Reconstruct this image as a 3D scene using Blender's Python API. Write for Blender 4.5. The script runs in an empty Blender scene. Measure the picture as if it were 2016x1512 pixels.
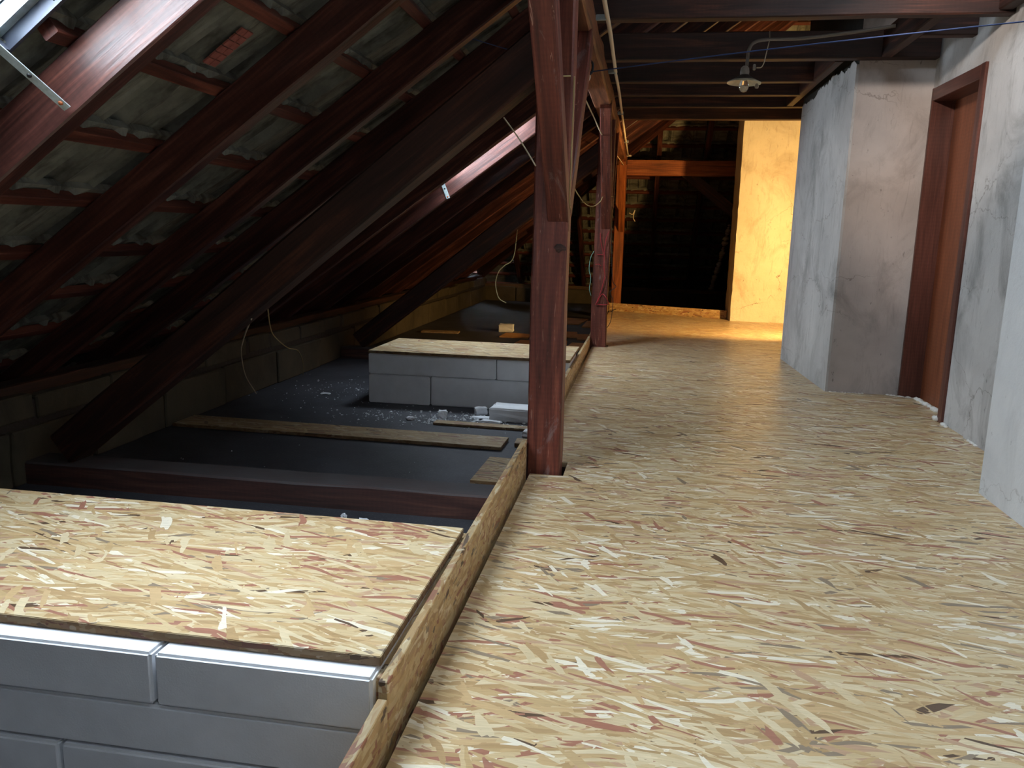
import bpy, bmesh, math, random
from mathutils import Vector, Matrix, noise
S = bpy.context.scene
COL = S.collection
R = math.radians

# ------------------------------------------------------------------ camera
cam_d = bpy.data.cameras.new('camera')
cam = bpy.data.objects.new('camera', cam_d)
COL.objects.link(cam)
S.camera = cam
cam_d.sensor_width = 36.0
cam_d.lens = 1570.0 / 2016.0 * 36.0
cam_d.clip_start = 0.02
cam_d.clip_end = 300
YAW, PIT, ROL = -0.159, 0.187, -0.024
fw = Vector((math.sin(YAW) * math.cos(PIT), math.cos(YAW) * math.cos(PIT), -math.sin(PIT)))
rt0 = Vector((math.cos(YAW), -math.sin(YAW), 0))
dn0 = fw.cross(rt0)
rt = rt0 * math.cos(ROL) + dn0 * math.sin(ROL)
dn = -rt0 * math.sin(ROL) + dn0 * math.cos(ROL)
m3 = Matrix((rt, -dn, -fw)).transposed()
cam.matrix_world = Matrix.Translation((0, 0, 1.0)) @ m3.to_4x4()

# ------------------------------------------------------------------ view
S.view_settings.view_transform = 'Standard'
S.view_settings.look = 'None'
S.view_settings.gamma = 1
S.view_settings.exposure = 0.38
S.cycles.max_bounces = 10
S.cycles.diffuse_bounces = 6
S.cycles.transparent_max_bounces = 12
S.cycles.sample_clamp_indirect = 6.0
S.cycles.use_denoising = True

# ------------------------------------------------------------------ sky
w = bpy.data.worlds.new('sky')
S.world = w
w.use_nodes = True
nt = w.node_tree
bg = nt.nodes['Background']
bg.inputs['Color'].default_value = (0.84, 0.92, 1.0, 1)
bg.inputs['Strength'].default_value = 38.0

TH = R(36)
T = math.tan(TH)
CT, ST = math.cos(TH), math.sin(TH)
Z0 = 2.417          # rafters' underside: z = Z0 + T*x
TILE0 = 2.417 + 0.185 + 0.055


def portal(name, x, y, z0, sx, sy, up=0.0):
    """skylight opening in the left roof slope: an area portal for the sky"""
    l = bpy.data.lights.new(name, 'AREA')
    l.shape = 'RECTANGLE'
    l.size = sx
    l.size_y = sy
    l.cycles.is_portal = True
    o = bpy.data.objects.new(name, l)
    COL.objects.link(o)
    n = Vector((ST, 0, -CT))   # pointing into the room
    xa = Vector((CT, 0, ST))
    ya = (-n).cross(xa)
    m = Matrix((xa, ya, -n)).transposed().to_4x4()
    m.translation = Vector((x, y, z0 + T * x))
    o.matrix_world = m
    return o


# skylights in the left slope, the last two unseen and added for light: (x0, x1, y0, y1)
SKY = [(-1.66, -0.98, 1.385, 1.945), (-1.62, -0.96, 5.92, 6.40),
       (0.15, 0.75, -0.50, 0.0), (0.64, 1.24, 2.95, 3.52)]
for i, (x0, x1, y0, y1) in enumerate(SKY):
    portal('skylight_portal', (x0 + x1) / 2, (y0 + y1) / 2, TILE0 + 0.10, (x1 - x0) / CT, y1 - y0)

# warm work lamp standing out of sight behind the plastered chimney stack
wl = bpy.data.lights.new('work_lamp', 'SPOT')
wl.energy = 300
wl.color = (1.0, 0.60, 0.20)
wl.spot_size = R(138)
wl.spot_blend = 0.55
wl.shadow_soft_size = 0.06
wlo = bpy.data.objects.new('work_lamp', wl)
COL.objects.link(wlo)
wlo.location = (1.93, 7.9, 0.85)
wlo.rotation_euler = (Vector((-0.45, 1.0, 0.12))).to_track_quat('-Z', 'Y').to_euler()

# added unseen warm spot, brightening the stack and wall by the door
sl = bpy.data.lights.new('stack_fill_spot', 'SPOT')
sl.energy = 165
sl.color = (1.0, 0.87, 0.78)
sl.spot_size = R(36)
sl.spot_blend = 1.0
sl.shadow_soft_size = 0.05
slo = bpy.data.objects.new('stack_fill_spot', sl)
COL.objects.link(slo)
slo.location = (0.50, 2.60, 2.36)
slo.rotation_euler = Vector((math.sin(R(25)), math.cos(R(25)), -math.tan(R(15)))).to_track_quat('-Z', 'Y').to_euler()

# ================================================================== materials
def hexc(r, g, b):
    def f(c):
        c /= 255.0
        return c / 12.92 if c <= 0.04045 else ((c + 0.055) / 1.055) ** 2.4
    return (f(r), f(g), f(b), 1)


class NB:
    def __init__(s, name):
        s.m = bpy.data.materials.new(name)
        s.m.use_nodes = True
        s.t = s.m.node_tree
        s.b = s.t.nodes['Principled BSDF']

    def n(s, typ, **kw):
        nd = s.t.nodes.new(typ)
        for k, v in kw.items():
            setattr(nd, k, v)
        return nd

    def l(s, a, b):
        s.t.links.new(a, b)

    def coord(s, kind='Object'):
        return s.n('ShaderNodeTexCoord').outputs[kind]

    def rnd(s, vec, k=37.0):
        """shift the coordinates by the object's random number"""
        oi = s.n('ShaderNodeObjectInfo')
        mu = s.n('ShaderNodeMath', operation='MULTIPLY')
        mu.inputs[1].default_value = k
        s.l(oi.outputs['Random'], mu.inputs[0])
        ad = s.n('ShaderNodeVectorMath', operation='ADD')
        s.l(vec, ad.inputs[0])
        s.l(mu.outputs[0], ad.inputs[1])
        return ad.outputs[0]

    def mp(s, vec, scale=(1, 1, 1), rot=(0, 0, 0), loc=(0, 0, 0)):
        nd = s.n('ShaderNodeMapping')
        nd.inputs['Scale'].default_value = scale
        nd.inputs['Rotation'].default_value = rot
        nd.inputs['Location'].default_value = loc
        s.l(vec, nd.inputs['Vector'])
        return nd.outputs[0]

    def noise(s, vec, scale, detail=4, rough=0.55, dist=0.0):
        nd = s.n('ShaderNodeTexNoise')
        nd.inputs['Scale'].default_value = scale
        nd.inputs['Detail'].default_value = detail
        nd.inputs['Roughness'].default_value = rough
        nd.inputs['Distortion'].default_value = dist
        s.l(vec, nd.inputs['Vector'])
        return nd

    def ramp(s, fac, stops, interp='LINEAR'):
        nd = s.n('ShaderNodeValToRGB')
        nd.color_ramp.interpolation = interp
        el = nd.color_ramp.elements
        while len(el) < len(stops):
            el.new(0.5)
        for e, (p, c) in zip(el, stops):
            e.position = p
            e.color = c if len(c) == 4 else (*c, 1)
        s.l(fac, nd.inputs[0])
        return nd.outputs[0]

    def mix(s, fac, a, b, mode='MIX'):
        nd = s.n('ShaderNodeMix', data_type='RGBA', blend_type=mode)
        for sock, v in ((nd.inputs[0], fac), (nd.inputs[6], a), (nd.inputs[7], b)):
            if hasattr(v, 'links'):
                s.l(v, sock)
            elif isinstance(v, (int, float)):
                sock.default_value = v
            else:
                sock.default_value = v if len(v) == 4 else (*v, 1)
        return nd.outputs[2]

    def bump(s, h, strength=0.3, dist=0.01, nrm=None):
        nd = s.n('ShaderNodeBump')
        nd.inputs['Strength'].default_value = strength
        nd.inputs['Distance'].default_value = dist
        s.l(h, nd.inputs['Height'])
        if nrm is not None:
            s.l(nrm, nd.inputs['Normal'])
        return nd.outputs[0]

    def done(s, col=None, rough=0.6, nrm=None, spec=0.5, metal=0.0):
        if col is not None:
            if hasattr(col, 'links'):
                s.l(col, s.b.inputs['Base Color'])
            else:
                s.b.inputs['Base Color'].default_value = col if len(col) == 4 else (*col, 1)
        if hasattr(rough, 'links'):
            s.l(rough, s.b.inputs['Roughness'])
        else:
            s.b.inputs['Roughness'].default_value = rough
        if nrm is not None:
            s.l(nrm, s.b.inputs['Normal'])
        s.b.inputs['Specular IOR Level'].default_value = spec
        s.b.inputs['Metallic'].default_value = metal
        return s.m


def g(v):
    return (v, v, v, 1)


def mat_osb(name, rough=0.42, tint=(1, 1, 1), dusty=0.0):
    k = NB(name)
    base = k.coord('Object')
    wob = k.noise(base, 3.0, 2)
    sub = k.n('ShaderNodeVectorMath', operation='SUBTRACT')
    k.l(wob.outputs['Color'], sub.inputs[0])
    sub.inputs[1].default_value = (0.5, 0.5, 0.5)
    sc = k.n('ShaderNodeVectorMath', operation='SCALE')
    k.l(sub.outputs[0], sc.inputs[0])
    sc.inputs['Scale'].default_value = 0.075
    ad = k.n('ShaderNodeVectorMath', operation='ADD')
    k.l(base, ad.inputs[0])
    k.l(sc.outputs[0], ad.inputs[1])
    P = ad.outputs[0]
    pal = [(0.0, hexc(222, 202, 164)), (0.14, hexc(210, 184, 140)), (0.28, hexc(196, 166, 120)),
           (0.42, hexc(214, 192, 152)), (0.55, hexc(184, 152, 108)), (0.66, hexc(238, 226, 202)),
           (0.72, hexc(204, 172, 126)), (0.83, hexc(194, 158, 126)), (0.89, hexc(170, 118, 96)),
           (0.95, hexc(148, 130, 108)), (0.985, hexc(100, 78, 60))]
    layers = [(0.03, 6.5, 46, 0.0), (0.22, 5.5, 44, 0.45), (-0.24, 6, 50, 0.48), (0.50, 7.5, 46, 0.66),
              (-0.52, 8, 60, 0.68), (0.10, 3.6, 44, 0.66), (-0.12, 5.0, 75, 0.62), (0.34, 6.5, 90, 0.78), (1.0, 12, 52, 0.93)]
    col = None
    hgt = None
    for i, (a, sx, sy, thr) in enumerate(layers):
        v = k.n('ShaderNodeTexVoronoi', feature='F1', distance='CHEBYCHEV')
        v.inputs['Scale'].default_value = 1.0
        v.inputs['Randomness'].default_value = 1.0
        k.l(k.mp(P, (sx, sy, 70), (0, 0, 0), (i * 3.1, i * 7.7, i * 1.3)) if a == 0 else
            k.mp(k.mp(P, (1, 1, 1), (0, 0, a)), (sx, sy, 70), (0, 0, 0), (i * 3.1, i * 7.7, i * 1.3)), v.inputs['Vector'])
        sep = k.n('ShaderNodeSeparateColor')
        k.l(v.outputs['Color'], sep.inputs[0])
        c = k.ramp(sep.outputs[0], pal, 'CONSTANT')
        if col is None:
            col = c
            hgt = sep.outputs[1]
        else:
            gt = k.n('ShaderNodeMath', operation='GREATER_THAN')
            k.l(sep.outputs[2], gt.inputs[0])
            gt.inputs[1].default_value = thr
            col = k.mix(gt.outputs[0], col, c)
            hgt = k.mix(gt.outputs[0], hgt, sep.outputs[1])
    gr = k.noise(k.mp(P, (14, 260, 60)), 1.0, 3, 0.6)
    col = k.mix(0.55, col, k.ramp(gr.outputs[0], [(0.3, g(0.66)), (0.7, g(1.0))]), 'MULTIPLY')
    spk = k.noise(k.mp(P, (60, 170, 60)), 1.0, 2, 0.5)
    col = k.mix(k.ramp(spk.outputs[0], [(0.70, g(0)), (0.76, g(0.65))]), col, hexc(120, 84, 58))
    big = k.noise(base, 0.8, 3)
    col = k.mix(0.5, col, k.ramp(big.outputs[0], [(0.35, g(0.86)), (0.65, g(1.0))]), 'MULTIPLY')
    col = k.mix(1.0, col, (*tint, 1), 'MULTIPLY')
    if dusty:
        dn_ = k.noise(base, 2.3, 5)
        col = k.mix(k.ramp(dn_.outputs[0], [(0.4, g(dusty * 0.5)), (0.65, g(dusty))]), col, hexc(92, 84, 76))
    hs = k.mix(0.35, hgt, gr.outputs[0])
    rg = k.ramp(hgt, [(0, g(rough - 0.08)), (1, g(rough + 0.14))])
    return k.done(col, rg, k.bump(hs, 0.25, 0.0022), 0.5)


def mat_wood(name, dark, mid, light, rough=0.55, dust=None, dustamt=0.0, scuff=0.0, gs=1.0):
    k = NB(name)
    P = k.rnd(k.coord('Object'))
    w1 = k.noise(k.mp(P, (1.6 * gs, 26 * gs, 26 * gs)), 1.0, 5, 0.62, 0.6)
    w2 = k.noise(k.mp(P, (5, 110, 110)), 1.0, 3, 0.6)
    big = k.noise(k.mp(P, (0.9, 3, 3)), 1.0, 3)
    col = k.ramp(w1.outputs[0], [(0.30, dark), (0.52, mid), (0.72, light)])
    col = k.mix(0.6, col, k.ramp(w2.outputs[0], [(0.35, g(0.55)), (0.65, g(1.15))]), 'MULTIPLY')
    col = k.mix(0.7, col, k.ramp(big.outputs[0], [(0.3, g(0.6)), (0.7, g(1.25))]), 'MULTIPLY')
    # saw marks across the timber
    sm = k.n('ShaderNodeTexWave', wave_type='BANDS', bands_direction='X')
    sm.inputs['Scale'].default_value = 14.0
    sm.inputs['Distortion'].default_value = 4.0
    sm.inputs['Detail'].default_value = 2.0
    k.l(P, sm.inputs['Vector'])
    col = k.mix(0.22, col, k.ramp(sm.outputs[0], [(0.0, g(0.7)), (1.0, g(1.1))]), 'MULTIPLY')
    if scuff:
        sn = k.noise(k.mp(P, (3, 11, 11)), 1.0, 6, 0.7, 0.5)
        col = k.mix(k.ramp(sn.outputs[0], [(0.60, g(0)), (0.68, g(scuff))]), col, hexc(140, 124, 122))
        sn2 = k.noise(k.mp(P, (7, 75, 75)), 1.0, 4, 0.6, 1.5)
        col = k.mix(k.ramp(sn2.outputs[0], [(0.65, g(0)), (0.69, g(scuff))]), col, hexc(190, 150, 130))
    rg = rough
    if dust is not None:
        dnz = k.noise(P, 5.0, 5)
        geo = k.n('ShaderNodeNewGeometry')
        sx = k.n('ShaderNodeSeparateXYZ')
        k.l(geo.outputs['Normal'], sx.inputs[0])
        up = k.ramp(sx.outputs[2], [(0.3, g(0.15)), (0.8, g(1))])
        amt = k.mix(1.0, up, k.ramp(dnz.outputs[0], [(0.2, g(dustamt * 0.6)), (0.6, g(dustamt))]), 'MULTIPLY')
        col = k.mix(amt, col, dust)
    hb = k.mix(0.5, w1.outputs[0], w2.outputs[0])
    return k.done(col, rg, k.bump(hb, 0.35, 0.004), 0.4)


def mat_plaster(name, c0, c1, dirt, dirtamt=0.6, crack=0.5, streak=0.4, rough=0.85, spots=0.5, bs=0.5):
    k = NB(name)
    P = k.coord('Object')
    a = k.noise(P, 1.7, 6, 0.6, 0.3)
    col = k.ramp(a.outputs[0], [(0.3, c0), (0.68, c1)])
    b = k.noise(k.mp(P, (3.2, 3.2, 2.0), loc=(3, 1, 7)), 1.0, 7, 0.68, 0.8)
    col = k.mix(k.ramp(b.outputs[0], [(0.50, g(0)), (0.74, g(dirtamt))]), col, dirt)
    st = k.noise(k.mp(P, (26, 26, 4.0), loc=(9, 4, 2)), 1.0, 5, 0.7, 1.2)
    col = k.mix(k.ramp(st.outputs[0], [(0.56, g(0)), (0.74, g(streak * 0.8))]), col, dirt)
    sp = k.noise(k.mp(P, (26, 26, 13)), 1.0, 4, 0.7)
    col = k.mix(k.ramp(sp.outputs[0], [(0.66, g(0)), (0.71, g(spots))]), col, hexc(70, 62, 56))
    v = k.n('ShaderNodeTexVoronoi', feature='DISTANCE_TO_EDGE')
    v.inputs['Scale'].default_value = 1.0
    wv = k.noise(P, 2.6, 5, 0.6)
    sc = k.n('ShaderNodeVectorMath', operation='SCALE')
    k.l(wv.outputs['Color'], sc.inputs[0])
    sc.inputs['Scale'].default_value = 0.8
    ad = k.n('ShaderNodeVectorMath', operation='ADD')
    k.l(k.mp(P, (1.1, 1.1, 2.2)), ad.inputs[0])
    k.l(sc.outputs[0], ad.inputs[1])
    k.l(ad.outputs[0], v.inputs['Vector'])
    cm = k.noise(P, 1.3, 2)
    cr = k.ramp(v.outputs['Distance'], [(0.0, g(1)), (0.007, g(0))])
    cr = k.mix(1.0, cr, k.ramp(cm.outputs[0], [(0.5, g(0)), (0.58, g(crack))]), 'MULTIPLY')
    col = k.mix(cr, col, hexc(88, 74, 60))
    fine = k.noise(P, 60.0, 5, 0.7)
    med = k.noise(k.mp(P, (1, 1, 1)), 9.0, 5, 0.6, 0.6)
    hb = k.mix(0.7, fine.outputs[0], med.outputs[0])
    n1 = k.bump(hb, bs, 0.012)
    return k.done(col, rough, n1, 0.25)


def mat_flat(name, col, rough=0.6, metal=0.0, bumpn=None, spec=0.5, var=0.0, vs=20.0):
    k = NB(name)
    nrm = None
    c = col
    P = k.coord('Object')
    if var:
        nz = k.noise(P, vs, 4)
        c = k.mix(var, col, k.ramp(nz.outputs[0], [(0.3, g(0.4)), (0.7, g(1.3))]), 'MULTIPLY')
    if bumpn:
        nz2 = k.noise(P, bumpn[0], 4)
        nrm = k.bump(nz2.outputs[0], bumpn[1], bumpn[2])
    return k.done(c, rough, nrm, spec, metal)


M = {}
M['osb'] = mat_osb('osb_floor', 0.36)
M['osb_kerb'] = mat_osb('osb_kerb', 0.5, (0.86, 0.74, 0.58))
M['osb_edge'] = mat_osb('osb_edge', 0.7, (0.32, 0.25, 0.20))
M['osb_dusty'] = mat_osb('osb_dusty', 0.6, (0.8, 0.74, 0.64), 0.35)
M['rafter'] = mat_wood('rafter_wood', hexc(42, 24, 21), hexc(78, 45, 39), hexc(124, 76, 64), 0.36)
M['beam'] = mat_wood('beam_wood', hexc(32, 18, 14), hexc(58, 32, 24), hexc(100, 58, 42), 0.6)
M['post'] = mat_wood('post_wood', hexc(62, 30, 24), hexc(112, 56, 44), hexc(146, 84, 64), 0.5, scuff=0.55)
M['post_far'] = mat_wood('post_far_wood', hexc(110, 58, 30), hexc(168, 92, 48), hexc(200, 122, 66), 0.6)  # far copy of the post wood with the lamp's orange glow put in
M['purlin'] = mat_wood('purlin_wood', hexc(84, 48, 32), hexc(134, 82, 54), hexc(166, 108, 74), 0.6)
M['joist'] = mat_wood('joist_wood', hexc(46, 26, 22), hexc(78, 44, 36), hexc(110, 70, 56), 0.7,
                      dust=hexc(84, 82, 84), dustamt=0.9)
M['batten'] = mat_wood('batten_wood', hexc(58, 28, 22), hexc(100, 50, 38), hexc(132, 76, 58), 0.6)
M['sill'] = mat_wood('sill_wood', hexc(70, 52, 38), hexc(104, 80, 56), hexc(128, 100, 72), 0.7)
M['plaster_grey'] = mat_plaster('plaster_grey', hexc(182, 181, 180), hexc(212, 210, 208), hexc(112, 110, 106), 0.75, 0.5, 0.5)
M['plaster_warm'] = mat_plaster('plaster_warm', hexc(174, 166, 162), hexc(206, 197, 192), hexc(122, 112, 106), 0.55, 0.5, 0.35)
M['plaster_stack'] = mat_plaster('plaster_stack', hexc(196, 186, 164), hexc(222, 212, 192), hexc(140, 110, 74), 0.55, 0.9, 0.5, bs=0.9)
M['plaster_pale'] = mat_plaster('plaster_pale', hexc(212, 214, 216), hexc(228, 229, 230), hexc(160, 162, 164), 0.35, 0.3, 0.15, spots=0.3)
M['dark_masonry'] = mat_plaster('dark_masonry', hexc(48, 48, 44), hexc(70, 68, 62), hexc(34, 32, 30), 0.5, 0.2, 0.4)
M['knee'] = mat_plaster('knee_wall_blocks', hexc(66, 60, 50), hexc(90, 82, 66), hexc(46, 42, 36), 0.6, 0.2, 0.2)
M['mortar'] = mat_flat('mortar', hexc(52, 44, 38), 0.9, bumpn=(30, 0.6, 0.01))
M['eps'] = mat_flat('styrofoam', hexc(234, 236, 240), 0.75, bumpn=(220, 0.25, 0.002), var=0.15, vs=7)
M['eps_crumb'] = mat_flat('styrofoam_crumb', hexc(232, 236, 240), 0.7)
M['galv'] = mat_flat('galvanised', hexc(176, 190, 192), 0.42, 0.6, var=0.35, vs=60)
M['sheet'] = mat_flat('frame_sheet', hexc(70, 74, 86), 0.5, 0.4, var=0.3, vs=12)
M['white_plastic'] = mat_flat('conduit_plastic', hexc(216, 206, 186), 0.5)
M['grey_pipe'] = mat_flat('grey_pipe', hexc(120, 110, 100), 0.5)
M['cord'] = mat_flat('cord_white', hexc(216, 200, 170), 0.7)
M['cord_yellow'] = mat_flat('cord_tan', hexc(180, 160, 110), 0.7)
M['blue'] = mat_flat('blue_line', hexc(28, 50, 96), 0.6)
M['black'] = mat_flat('black_wire', hexc(18, 18, 20), 0.6)
M['red'] = mat_flat('red_wire', hexc(170, 40, 48), 0.5)
M['green'] = mat_flat('green_wire', hexc(120, 160, 140), 0.5)
M['enamel'] = mat_flat('enamel', hexc(206, 196, 168), 0.4, var=0.4, vs=40)
M['enamel_top'] = mat_flat('enamel_top', hexc(78, 70, 66), 0.6, var=0.4, vs=40)
M['porcelain'] = mat_flat('porcelain', hexc(150, 140, 130), 0.35, var=0.3, vs=60)
M['door'] = mat_wood('door_leaf_wood', hexc(120, 68, 44), hexc(136, 78, 50), hexc(150, 88, 58), 0.45, gs=0.5)
M['door_frame'] = mat_wood('door_frame_wood', hexc(84, 50, 42), hexc(100, 60, 50), hexc(116, 72, 60), 0.4, gs=0.5)
M['foam'] = mat_flat('white_foam', hexc(228, 224, 216), 0.8, bumpn=(90, 0.6, 0.004))
M['brown_tile'] = mat_flat('brown_pad', hexc(204, 150, 98), 0.8, var=0.4, vs=9)
M['void'] = mat_flat('underfloor', hexc(20, 18, 17), 0.9)
M['stamp'] = mat_flat('stamp_red', hexc(150, 84, 74), 0.8, var=0.4, vs=50)

# black roofing felt of the lower floor
k = NB('felt')
P = k.coord('Object')
a = k.noise(P, 2.0, 6, 0.65)
b = k.noise(P, 90.0, 3, 0.7)
c = k.ramp(a.outputs[0], [(0.3, hexc(46, 47, 51)), (0.7, hexc(76, 77, 84))])
c = k.mix(k.ramp(b.outputs[0], [(0.55, g(0)), (0.75, g(0.35))]), c, hexc(120, 120, 126))
M['felt'] = k.done(c, 0.62, k.bump(b.outputs[0], 0.3, 0.003), 0.4)

# underside of the concrete roof tiles
k = NB('roof_tile')
P = k.coord('Object')
a = k.noise(P, 6.0, 6, 0.65)
b = k.noise(k.mp(P, (3, 14, 3)), 1.0, 4, 0.7)
c = k.ramp(a.outputs[0], [(0.3, hexc(92, 92, 86)), (0.7, hexc(130, 130, 120))])
c = k.mix(k.ramp(b.outputs[0], [(0.48, g(0)), (0.66, g(0.8))]), c, hexc(58, 54, 48))
M['tile'] = k.done(c, 0.85, k.bump(a.outputs[0], 0.4, 0.01), 0.2)

# glass: thin pane, transparent with a faint reflection
k = NB('pane')
tr = k.n('ShaderNodeBsdfTransparent')
tr.inputs[0].default_value = (0.95, 0.98, 1, 1)
gl = k.n('ShaderNodeBsdfGlossy')
gl.inputs['Roughness'].default_value = 0.03
mx = k.n('ShaderNodeMixShader')
mx.inputs[0].default_value = 0.06
k.l(tr.outputs[0], mx.inputs[1])
k.l(gl.outputs[0], mx.inputs[2])
k.l(mx.outputs[0], k.t.nodes['Material Output'].inputs['Surface'])
M['glass'] = k.m
k = NB('bulb')
k.b.inputs['Transmission Weight'].default_value = 0.9
k.b.inputs['Base Color'].default_value = (0.95, 0.9, 0.85, 1)
k.b.inputs['Roughness'].default_value = 0.08
M['bulb'] = k.m


# ================================================================== helpers
def tag(o, label=None, cat=None, group=None, kind=None):
    if label:
        o['label'] = label
    if cat:
        o['category'] = cat
    if group:
        o['group'] = group
    if kind:
        o['kind'] = kind
    return o


def empty(name, loc=(0, 0, 0), rz=0):
    o = bpy.data.objects.new(name, None)
    COL.objects.link(o)
    o.location = loc
    o.rotation_euler = (0, 0, rz)
    o.empty_display_size = 0.1
    return o


def link(name, me, mat, parent=None, mw=None, smooth=False):
    if mat is not None:
        me.materials.append(mat)
    if smooth:
        for p in me.polygons:
            p.use_smooth = True
    o = bpy.data.objects.new(name, me)
    COL.objects.link(o)
    if mw is not None:
        o.matrix_world = mw
    if parent is not None:
        bpy.context.view_layer.update()
        o.parent = parent
        o.matrix_parent_inverse = parent.matrix_world.inverted()
    return o


def mesh_from(name, vs, fs):
    me = bpy.data.meshes.new(name)
    me.from_pydata([tuple(v) for v in vs], [], fs)
    me.validate()
    bm = bmesh.new()
    bm.from_mesh(me)
    bmesh.ops.recalc_face_normals(bm, faces=bm.faces)
    bm.to_mesh(me)
    bm.free()
    return me


def basis(d, up=(0, 0, 1)):
    x = Vector(d).normalized()
    u = Vector(up)
    if abs(x.dot(u)) > 0.99:
        u = Vector((0, 1, 0))
    y = u.cross(x).normalized()
    z = x.cross(y)
    return Matrix((x, y, z)).transposed()


def beam_mesh(name, L, w_, h_, ch=0.006, wob=0.0015, step=0.3, seed=0, cut0=0.0, cut1=0.0):
    """squared timber along +X from 0..L, centred in Y and Z; cut0/1 slant the end faces (x shift per unit z)"""
    rnd = random.Random(seed)
    n = max(1, int(L / step))
    a, b = w_ / 2, h_ / 2
    ring = [(-a + ch, -b), (a - ch, -b), (a, -b + ch), (a, b - ch), (a - ch, b), (-a + ch, b), (-a, b - ch), (-a, -b + ch)]
    vs, fs = [], []
    for i in range(n + 1):
        t = i / n
        dy, dz = rnd.uniform(-wob, wob), rnd.uniform(-wob, wob)
        for (y, z) in ring:
            x = L * t
            if i == 0:
                x += cut0 * z
            if i == n:
                x += cut1 * z
            vs.append((x, y + dy + rnd.uniform(-wob, wob) * 0.6, z + dz + rnd.uniform(-wob, wob) * 0.6))
    for i in range(n):
        for j in range(8):
            a0 = i * 8 + j
            a1 = i * 8 + (j + 1) % 8
            fs.append((a0, a1, a1 + 8, a0 + 8))
    fs.append(tuple(range(7, -1, -1)))
    fs.append(tuple(n * 8 + j for j in range(8)))
    return mesh_from(name, vs, fs)


SEED = [100]


def beam(name, p0, p1, w_, h_, mat, up=(0, 0, 1), parent=None, ch=0.006, wob=0.0015, cut0=0, cut1=0):
    p0, p1 = Vector(p0), Vector(p1)
    SEED[0] += 1
    me = beam_mesh(name, (p1 - p0).length, w_, h_, ch, wob, seed=SEED[0], cut0=cut0, cut1=cut1)
    mw = basis(p1 - p0, up).to_4x4()
    mw.translation = p0
    return link(name, me, mat, parent, mw)


def box_mesh(name, x0, x1, y0, y1, z0, z1, bev=0.0, jit=0.0, seg=1, seed=1):
    bm = bmesh.new()
    bmesh.ops.create_cube(bm, size=1)
    for v in bm.verts:
        v.co = Vector((x0 + (v.co.x + .5) * (x1 - x0), y0 + (v.co.y + .5) * (y1 - y0), z0 + (v.co.z + .5) * (z1 - z0)))
    if bev:
        bmesh.ops.bevel(bm, geom=bm.edges[:] + bm.verts[:], offset=bev, segments=2, affect='EDGES')
    if jit:
        r = random.Random(seed)
        bmesh.ops.subdivide_edges(bm, edges=bm.edges[:], cuts=seg, use_grid_fill=True)
        for v in bm.verts:
            v.co += Vector((r.uniform(-1, 1), r.uniform(-1, 1), r.uniform(-1, 1))) * jit
    me = bpy.data.meshes.new(name)
    bm.to_mesh(me)
    bm.free()
    return me


def box(name, c, size, mat, rz=0, parent=None, bev=0.003, tilt=(0, 0), jit=0, seg=1, seed=1):
    """box with its origin at the centre of its base"""
    sx, sy, sz = size
    me = box_mesh(name, -sx / 2, sx / 2, -sy / 2, sy / 2, 0, sz, bev, jit, seg, seed)
    mw = Matrix.Translation(c) @ Matrix.Rotation(rz, 4, 'Z') @ Matrix.Rotation(tilt[0], 4, 'X') @ Matrix.Rotation(tilt[1], 4, 'Y')
    return link(name, me, mat, parent, mw)


def prism(name, poly, z0, z1, mat, parent=None):
    n = len(poly)
    vs = [(x, y, z0) for x, y in poly] + [(x, y, z1) for x, y in poly]
    fs = [tuple(range(n - 1, -1, -1)), tuple(range(n, 2 * n))]
    for i in range(n):
        j = (i + 1) % n
        fs.append((i, j, n + j, n + i))
    return link(name, mesh_from(name, vs, fs), mat, parent)


def smooth_path(pts, sub=8):
    P = [Vector(p) for p in pts]
    if len(P) < 3:
        return P
    out = []
    for i in range(len(P) - 1):
        p0 = P[i - 1] if i > 0 else P[i] * 2 - P[i + 1]
        p1, p2 = P[i], P[i + 1]
        p3 = P[i + 2] if i + 2 < len(P) else P[i + 1] * 2 - P[i]
        for s in range(sub):
            t = s / sub
            out.append(0.5 * ((2 * p1) + (p2 - p0) * t + (2 * p0 - 5 * p1 + 4 * p2 - p3) * t * t + (3 * p1 - p0 - 3 * p2 + p3) * t ** 3))
    out.append(P[-1])
    return out


def tube_mesh(name, pts, r, sides=7, sub=8, raw=False):
    P = [Vector(p) for p in pts] if raw else smooth_path(pts, sub)
    vs, fs = [], []
    prev = None
    n = len(P)
    for i, p in enumerate(P):
        d = (P[min(i + 1, n - 1)] - P[max(i - 1, 0)]).normalized()
        if prev is None:
            u = Vector((0, 0, 1)) if abs(d.z) < 0.9 else Vector((1, 0, 0))
        else:
            u = prev
        a = (u - d * u.dot(d)).normalized()
        prev = a
        b = d.cross(a)
        for s in range(sides):
            t = 2 * math.pi * s / sides
            vs.append(p + (a * math.cos(t) + b * math.sin(t)) * r)
    for i in range(n - 1):
        for s in range(sides):
            s2 = (s + 1) % sides
            fs.append((i * sides + s, i * sides + s2, (i + 1) * sides + s2, (i + 1) * sides + s))
    fs.append(tuple(range(sides - 1, -1, -1)))
    fs.append(tuple((n - 1) * sides + s for s in range(sides)))
    return mesh_from(name, vs, fs)


def tube(name, pts, r, mat, parent=None, sides=7, sub=8, raw=False):
    return link(name, tube_mesh(name, pts, r, sides, sub, raw), mat, parent, smooth=True)


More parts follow.
